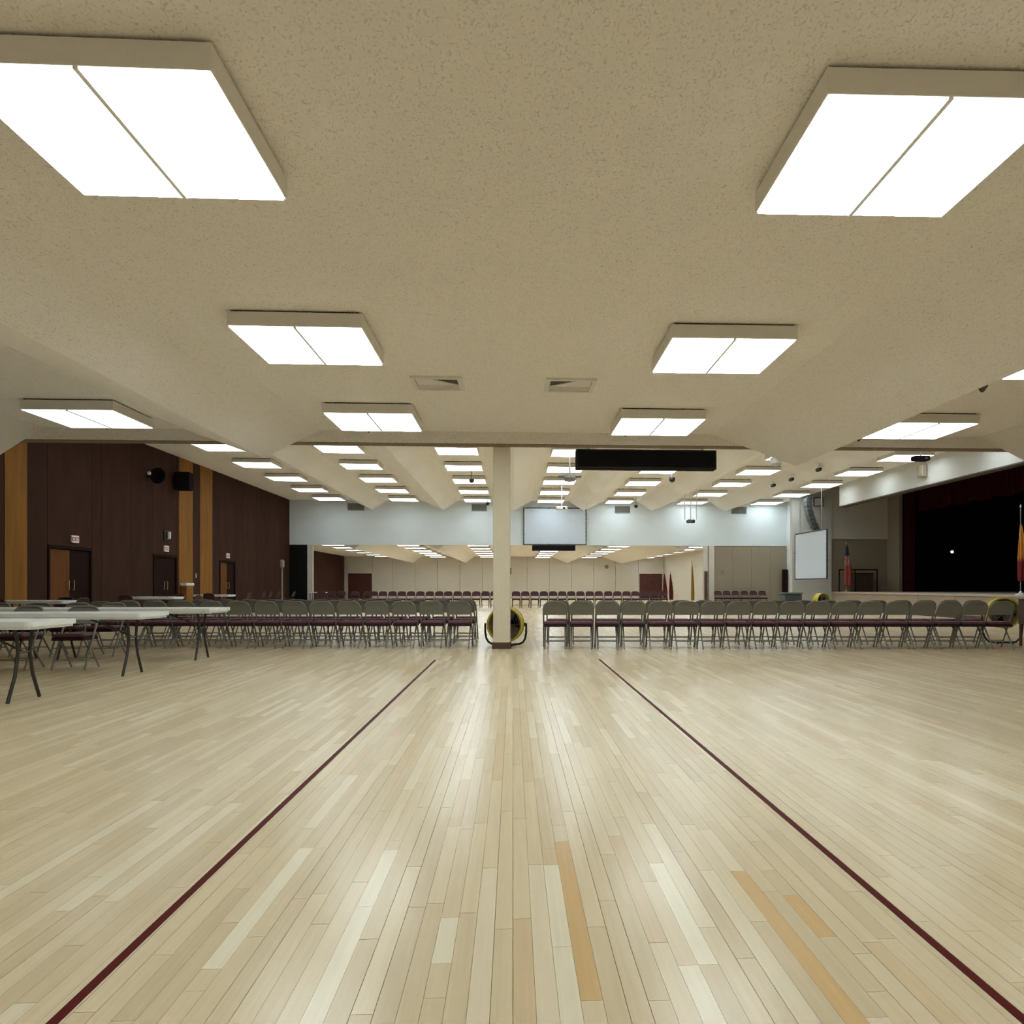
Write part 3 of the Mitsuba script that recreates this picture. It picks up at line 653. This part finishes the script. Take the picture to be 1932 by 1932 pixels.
for q, x in enumerate([-6.10, -6.62, -7.2, -7.8, -8.4]):
    t = thing('folding_chair', f'grey folding chair behind the farthest left table, {ordn(q)} from its right end', 'chair', 'chairs behind the farthest left table')
    place(t, grey_kit, x, 12.15, 0, 180 + random.uniform(-4, 4))
far_tk = table_kit(1.45, 0.76)
for (x, y), lb in zip([(-10.5, 23.6), (-11.0, 29.4), (-10.3, 17.6)], ['small white table by the maroon wall left of the paired wood strips', 'small white table in front of the paired wood strips', 'small white table by the maroon wall at the left edge of the picture']):
    t = thing('folding_table', lb, 'table', 'small tables along the maroon wall')
    place(t, far_tk, x, y, 0, 0)
for x, y, rz, lb in [(-9.4, 17.4, 80, 'at the right end of the leftmost small table'), (-10.6, 16.9, 0, 'in front of the leftmost small table'), (-10.2, 18.3, 180, 'behind the leftmost small table'),
                     (-10.9, 22.9, 0, 'in front of the second small table along the maroon wall'), (-10.2, 24.4, 180, 'behind the second small table along the maroon wall'), (-9.4, 23.5, 90, 'at the right end of the second small table'),
                     (-10.8, 28.7, 0, 'in front of the small table by the paired wood strips'), (-9.9, 29.5, 90, 'at the right end of the small table by the paired wood strips'),
                     (-10.9, 34.5, 90, 'by the maroon wall right of the third double door'), (-10.9, 35.4, 90, 'second by the maroon wall right of the third double door'), (-10.9, 36.6, 90, 'third by the maroon wall right of the third double door'), (-10.6, 38.0, 90, 'next to the tall grey stand')]:
    t = thing('folding_chair', f'dark burgundy chair {lb}', 'chair', 'burgundy chairs along the maroon wall')
    place(t, burg_kit, x, y, 0, rz)

# burgundy chairs at the far end
def far_row(xs, y, rz, label, group):
    for q, x in enumerate(xs):
        t = thing('folding_chair', label.format(ordn(q)), 'chair', group)
        place(t, burg_kit, x, y + random.uniform(-0.04, 0.04), 0, rz + random.uniform(-3, 3))
far_row([-6.75 + 0.45 * q for q in range(14)], 38.3, 180, 'dark burgundy chair in the distant row left of the column, {} from the left', 'distant burgundy chairs left of the column')
far_row([0.15 + 0.45 * q for q in range(17)], 38.1, 180, 'dark burgundy chair in the distant row right of the column, {} from the left', 'distant burgundy chairs right of the column')
far_row([10.95 + 0.48 * q for q in range(6)], 41.3, 180, 'dark burgundy chair in the row before the tan partition, {} from the left', 'burgundy chairs before the tan partition')
far_row([-9.7, -9.2, -8.7, -8.0, -7.4], 40.2, 180, 'dark burgundy chair just inside the left of the far opening, {} from the left', 'burgundy chairs left in the far opening')

# ------------------------------------------------------------------ fans
def drum_fan(x, y, r, label, depth=0.30, rz=0, lift=0.0):
    t = thing('drum_fan', label, 'fan')
    zc = r + 0.075 + lift
    M = T().translate([x, y, 0]).rotate([0, 0, 1], rz)
    def rot(m):
        return m
    drum = lathe([(r, 0), (r, depth), (r - 0.012, depth), (r - 0.012, 0), (r, 0)], 32, 'y', (0, -depth / 2, zc))
    rim = cat_([trimesh.creation.torus(r, 0.018, 32, 8).apply_transform(trimesh.transformations.rotation_matrix(math.pi / 2, [1, 0, 0])).apply_translation([0, s * depth / 2, zc]) for s in (-1, 1)])
    obj('drum', drum, 'fan_yellow', t, 40, M)
    obj('rim', rim, 'fan_yellow', t, 40, M)
    rings = []
    for q in range(1, 7):
        rr = r * q / 6.6
        rings.append(trimesh.creation.torus(rr, 0.0035, 28, 4).apply_transform(trimesh.transformations.rotation_matrix(math.pi / 2, [1, 0, 0])).apply_translation([0, -depth / 2 - 0.005, zc]))
    for q in range(8):
        a = q * math.pi / 4
        rings.append(tube([(0, -depth / 2 - 0.01, zc), (r * math.cos(a), -depth / 2 - 0.005, zc + r * math.sin(a))], 0.004, 4))
    obj('grille', cat_(rings), 'fan_grille', t, 40, M)
    for q in range(3):
        a0 = q * 2 * math.pi / 3 + 0.3; V = []
        for s in range(5):
            rr = 0.05 + (r - 0.09) * s / 4; wdt = 0.30 + 0.25 * s / 4
            for e in (-1, 1):
                V.append((rr * math.cos(a0 + e * wdt), 0.05 * e, zc + rr * math.sin(a0 + e * wdt)))
        V = np.array(V + [(a, b + 0.008, c) for a, b, c in V]); Fc = []
        for s in range(4):
            k0 = 2 * s
            for o in (0, 10):
                Fc += [[k0 + o, k0 + 1 + o, k0 + 3 + o], [k0 + o, k0 + 3 + o, k0 + 2 + o]]
        obj('blade', trimesh.Trimesh(V, np.array(Fc), process=False), 'grey_metal', t, False, M)
    obj('rear_guard', lathe([(0, 0), (r - 0.012, 0), (r - 0.012, 0.012), (0, 0.012)], 32, 'y', (0, depth / 2 - 0.015, zc)), 'fan_guard', t, 40, M)
    obj('hub', lathe([(0, -0.06), (0.06, -0.05), (0.065, 0.05), (0, 0.06)], 16, 'y', (0, 0, zc)), 'black_plastic', t, 30, M)
    R = r + 0.065
    half = [(-R, 0, zc + 0.02), (-R, 0, zc * 0.62), (-R * 0.95, 0, zc * 0.34), (-R * 0.84, 0, zc * 0.16), (-R * 0.66, 0, 0.03), (-R * 0.40, 0, 0.02)]
    pts = half + [(-a, b, c) for a, b, c in half[::-1]]
    obj('stand', tube(pts, 0.018, 8), 'black_plastic', t, 40, M)
    for s in (-1, 1):
        obj('foot', tube([(s * r * 0.45, -0.22, 0.015), (s * r * 0.45, 0.22, 0.015)], 0.015, 8), 'black_plastic', t, 40, M)
        obj('knob', lathe([(0, 0), (0.03, 0), (0.03, 0.03), (0, 0.035)], 12, 'x', (s * (r + 0.03), 0, zc)), 'black_plastic', t, 30, M)
drum_fan(-0.13, 13.90, 0.30, 'yellow drum fan with black tube stand standing behind the column', rz=-8)
drum_fan(8.98, 13.95, 0.27, 'yellow drum fan beyond the right end of the right chair rows', rz=-20, lift=0.22)
drum_fan(13.05, 32.6, 0.34, 'small distant yellow drum fan in front of the pier', rz=20)

# ------------------------------------------------------------------ things by the stage
t = thing('wooden_lectern', 'brown wooden lectern at the right frame edge behind the chairs', 'lectern')
obj('body', cbx(8.88, 9.30, 12.9, 13.35, 0.38, 0.82, 0.01), 'brown_wood', t)
obj('top', cbx(8.84, 9.34, 12.84, 13.39, 0.82, 0.87, 0.01), 'stage_lip', t)
for px_ in (8.91, 9.27):
    for py_ in (12.93, 13.32):
        obj('leg', cbx(px_ - 0.02, px_ + 0.02, py_ - 0.02, py_ + 0.02, 0.0, 0.385, 0.004), 'brown_wood', t)
t = thing('storage_bin', 'dark grey lidded bin in front of the pier left of the small fan', 'bin')
obj('body', cbx(11.55, 12.30, 32.8, 33.4, 0.08, 0.70, 0.03), 'bin_grey', t)
obj('lid', cbx(11.52, 12.33, 32.77, 33.43, 0.70, 0.78, 0.02), 'array_grey', t)
for dx in (11.65, 12.2):
    obj('wheel', lathe([(0, -0.02), (0.045, -0.02), (0.045, 0.02), (0, 0.02)], 14, 'y', (dx, 32.9, 0.045)), 'black_plastic', t)
one('dark_door_leaf', cbx(14.55, 14.86, 41.7, 41.78, 0, 1.95, 0.01), 'door_dark', 'narrow dark door leaf standing open just left of the pier', 'door leaf')
one('door_edge', cbx(10.33, 10.48, 41.76, 41.96, 0, 1.85, 0.008), 'brown_wood', 'narrow dark brown door edge on the right jamb of the far opening', 'door leaf')

def draped_flag(x, y, z0, ztop, mat_, label, w=0.16, cloth=(0.35, 0.88), base='brass'):
    t = thing('flag', label, 'flag')
    H = ztop - z0
    obj('pole', tube([(x, y, z0 + 0.03), (x, y, ztop - 0.04)], 0.014), 'brass' if base == 'brass' else 'grey_metal', t)
    obj('finial', lathe([(0, -0.05), (0.02, -0.03), (0.028, 0), (0.012, 0.05), (0, 0.08)], 12, at=(x, y, ztop)), base, t)
    obj('base', lathe([(0, 0), (0.15, 0), (0.15, 0.02), (0.05, 0.06), (0.02, 0.12), (0, 0.12)], 18, at=(x, y, z0)), base, t)
    n, m = 36, 18; V, Fc = [], []
    for k in range(m + 1):
        f = k / m; z = ztop - H * (1 - cloth[1]) - f * H * (cloth[1] - cloth[0])
        R = w * (0.16 + 0.84 * min(1, f * 1.5) ** 0.8) * (1 - 0.25 * max(0, f - 0.8))
        for a in range(n):
            th = 2 * math.pi * a / n
            rr = R * (0.72 + 0.28 * math.cos(5 * th + 1.2 * f))
            V.append((x + 0.25 * R + rr * math.cos(th) * 0.8, y - 0.2 * R + rr * math.sin(th), z - 0.10 * R * math.cos(th * 2)))
    for k in range(m):
        for a in range(n):
            b = (a + 1) % n
            Fc += [[k * n + a, (k + 1) * n + a, (k + 1) * n + b], [k * n + a, (k + 1) * n + b, k * n + b]]
    V += [(x, y, ztop - H * (1 - cloth[1])), (x + 0.02, y, z)]
    for a in range(n):
        b = (a + 1) % n
        Fc += [[len(V) - 2, a, b], [len(V) - 1, m * n + b, m * n + a]]
    obj('cloth', trimesh.Trimesh(np.array(V), np.array(Fc), process=False), mat_, t, True)
draped_flag(16.05, 37.0, 0.785, 3.15, 'flag_stripes', 'furled red and white striped flag with dark top on a pole in the stage wing', 0.24, (0.12, 0.96))
draped_flag(14.95, 22.35, 0.79, 3.4, 'flag_rays', 'furled orange and red flag at the stage front near the right frame edge', 0.17, (0.16, 0.80), 'white_plastic')
draped_flag(9.6, 49.5, 0, 1.95, 'flag_red', 'dark red furled flag in the rear room, left one of two', 0.2, (0.1, 0.95))
draped_flag(10.0, 49.5, 0, 1.95, 'flag_red', 'dark red furled flag in the rear room, right one of two', 0.18, (0.1, 0.95))
draped_flag(10.2, 44.3, 0, 2.45, 'flag_gold', 'slim golden furled flag near the right side of the far opening', 0.13, (0.1, 0.93))

t = thing('stage_rail', 'dark metal rail frame standing in the stage wing around a brown cabinet', 'rail')
for x in (15.95, 16.75, 17.85):
    obj('post', tube([(x, 37.6, 0.785), (x, 37.6, 1.86)], 0.03), 'door_dark', t)
obj('top_bar', tube([(15.95, 37.6, 1.86), (17.85, 37.6, 1.86)], 0.03), 'door_dark', t)
t = thing('upright_cabinet', 'dark brown cabinet behind the rail in the stage wing', 'cabinet')
obj('body', cbx(16.85, 17.75, 37.8, 38.3, 0.80, 1.66, 0.01), 'brown_wood', t)
obj('top', cbx(16.82, 17.78, 37.77, 38.33, 1.66, 1.70, 0.008), 'door_dark', t)
for x0 in (16.88, 17.31):
    obj('door', cbx(x0, x0 + 0.41, 37.785, 37.80, 0.84, 1.62, 0.005), 'brown_wood', t)
# small work lamp left burning on the dark stage
t = thing('stage_lamp', 'single tiny white lamp glowing in the dark of the stage', 'lamp')
obj('bulb', trimesh.creation.icosphere(2, 0.07).apply_translation([21.3, 40.9 * 0 + 37.0, 2.72]), 'white_plastic', t, emitter={'type': 'area', 'radiance': rgb(2.5, 2.45, 2.3)})
obj('socket', lathe([(0, 0), (0.035, 0), (0.035, 0.1), (0, 0.1)], 12, at=(21.3, 37.0, 2.775)), 'black_plastic', t)
obj('cord', tube([(21.3, 37.0, 2.86), (21.3, 37.0, 5.95)], 0.006, 6), 'black_plastic', t)

# rear room bits
t = thing('banner_panel', 'white upright panel by the left wall of the rear room', 'panel')
obj('sheet', cbx(-13.95, -13.9, 52.5, 54.1, 0.75, 2.2, 0.01), 'wall_white', t)
obj('stand', cat_([cbx(-14.0, -13.85, 52.6, 52.66, 0, 0.76), cbx(-14.0, -13.85, 53.94, 54.0, 0, 0.76)]), 'brown_wood', t)
t = thing('rear_table', 'small table just inside the far opening at its left jamb', 'table')
obj('top', cbx(-10.5, -9.6, 40.9, 41.6, 0.70, 0.74, 0.01), 'table_white', t)
for x in (-10.42, -9.68):
    for y in (40.98, 41.52):
        obj('leg', tube([(x, y, 0.0), (x, y, 0.70)], 0.018), 'dark_leg', t)
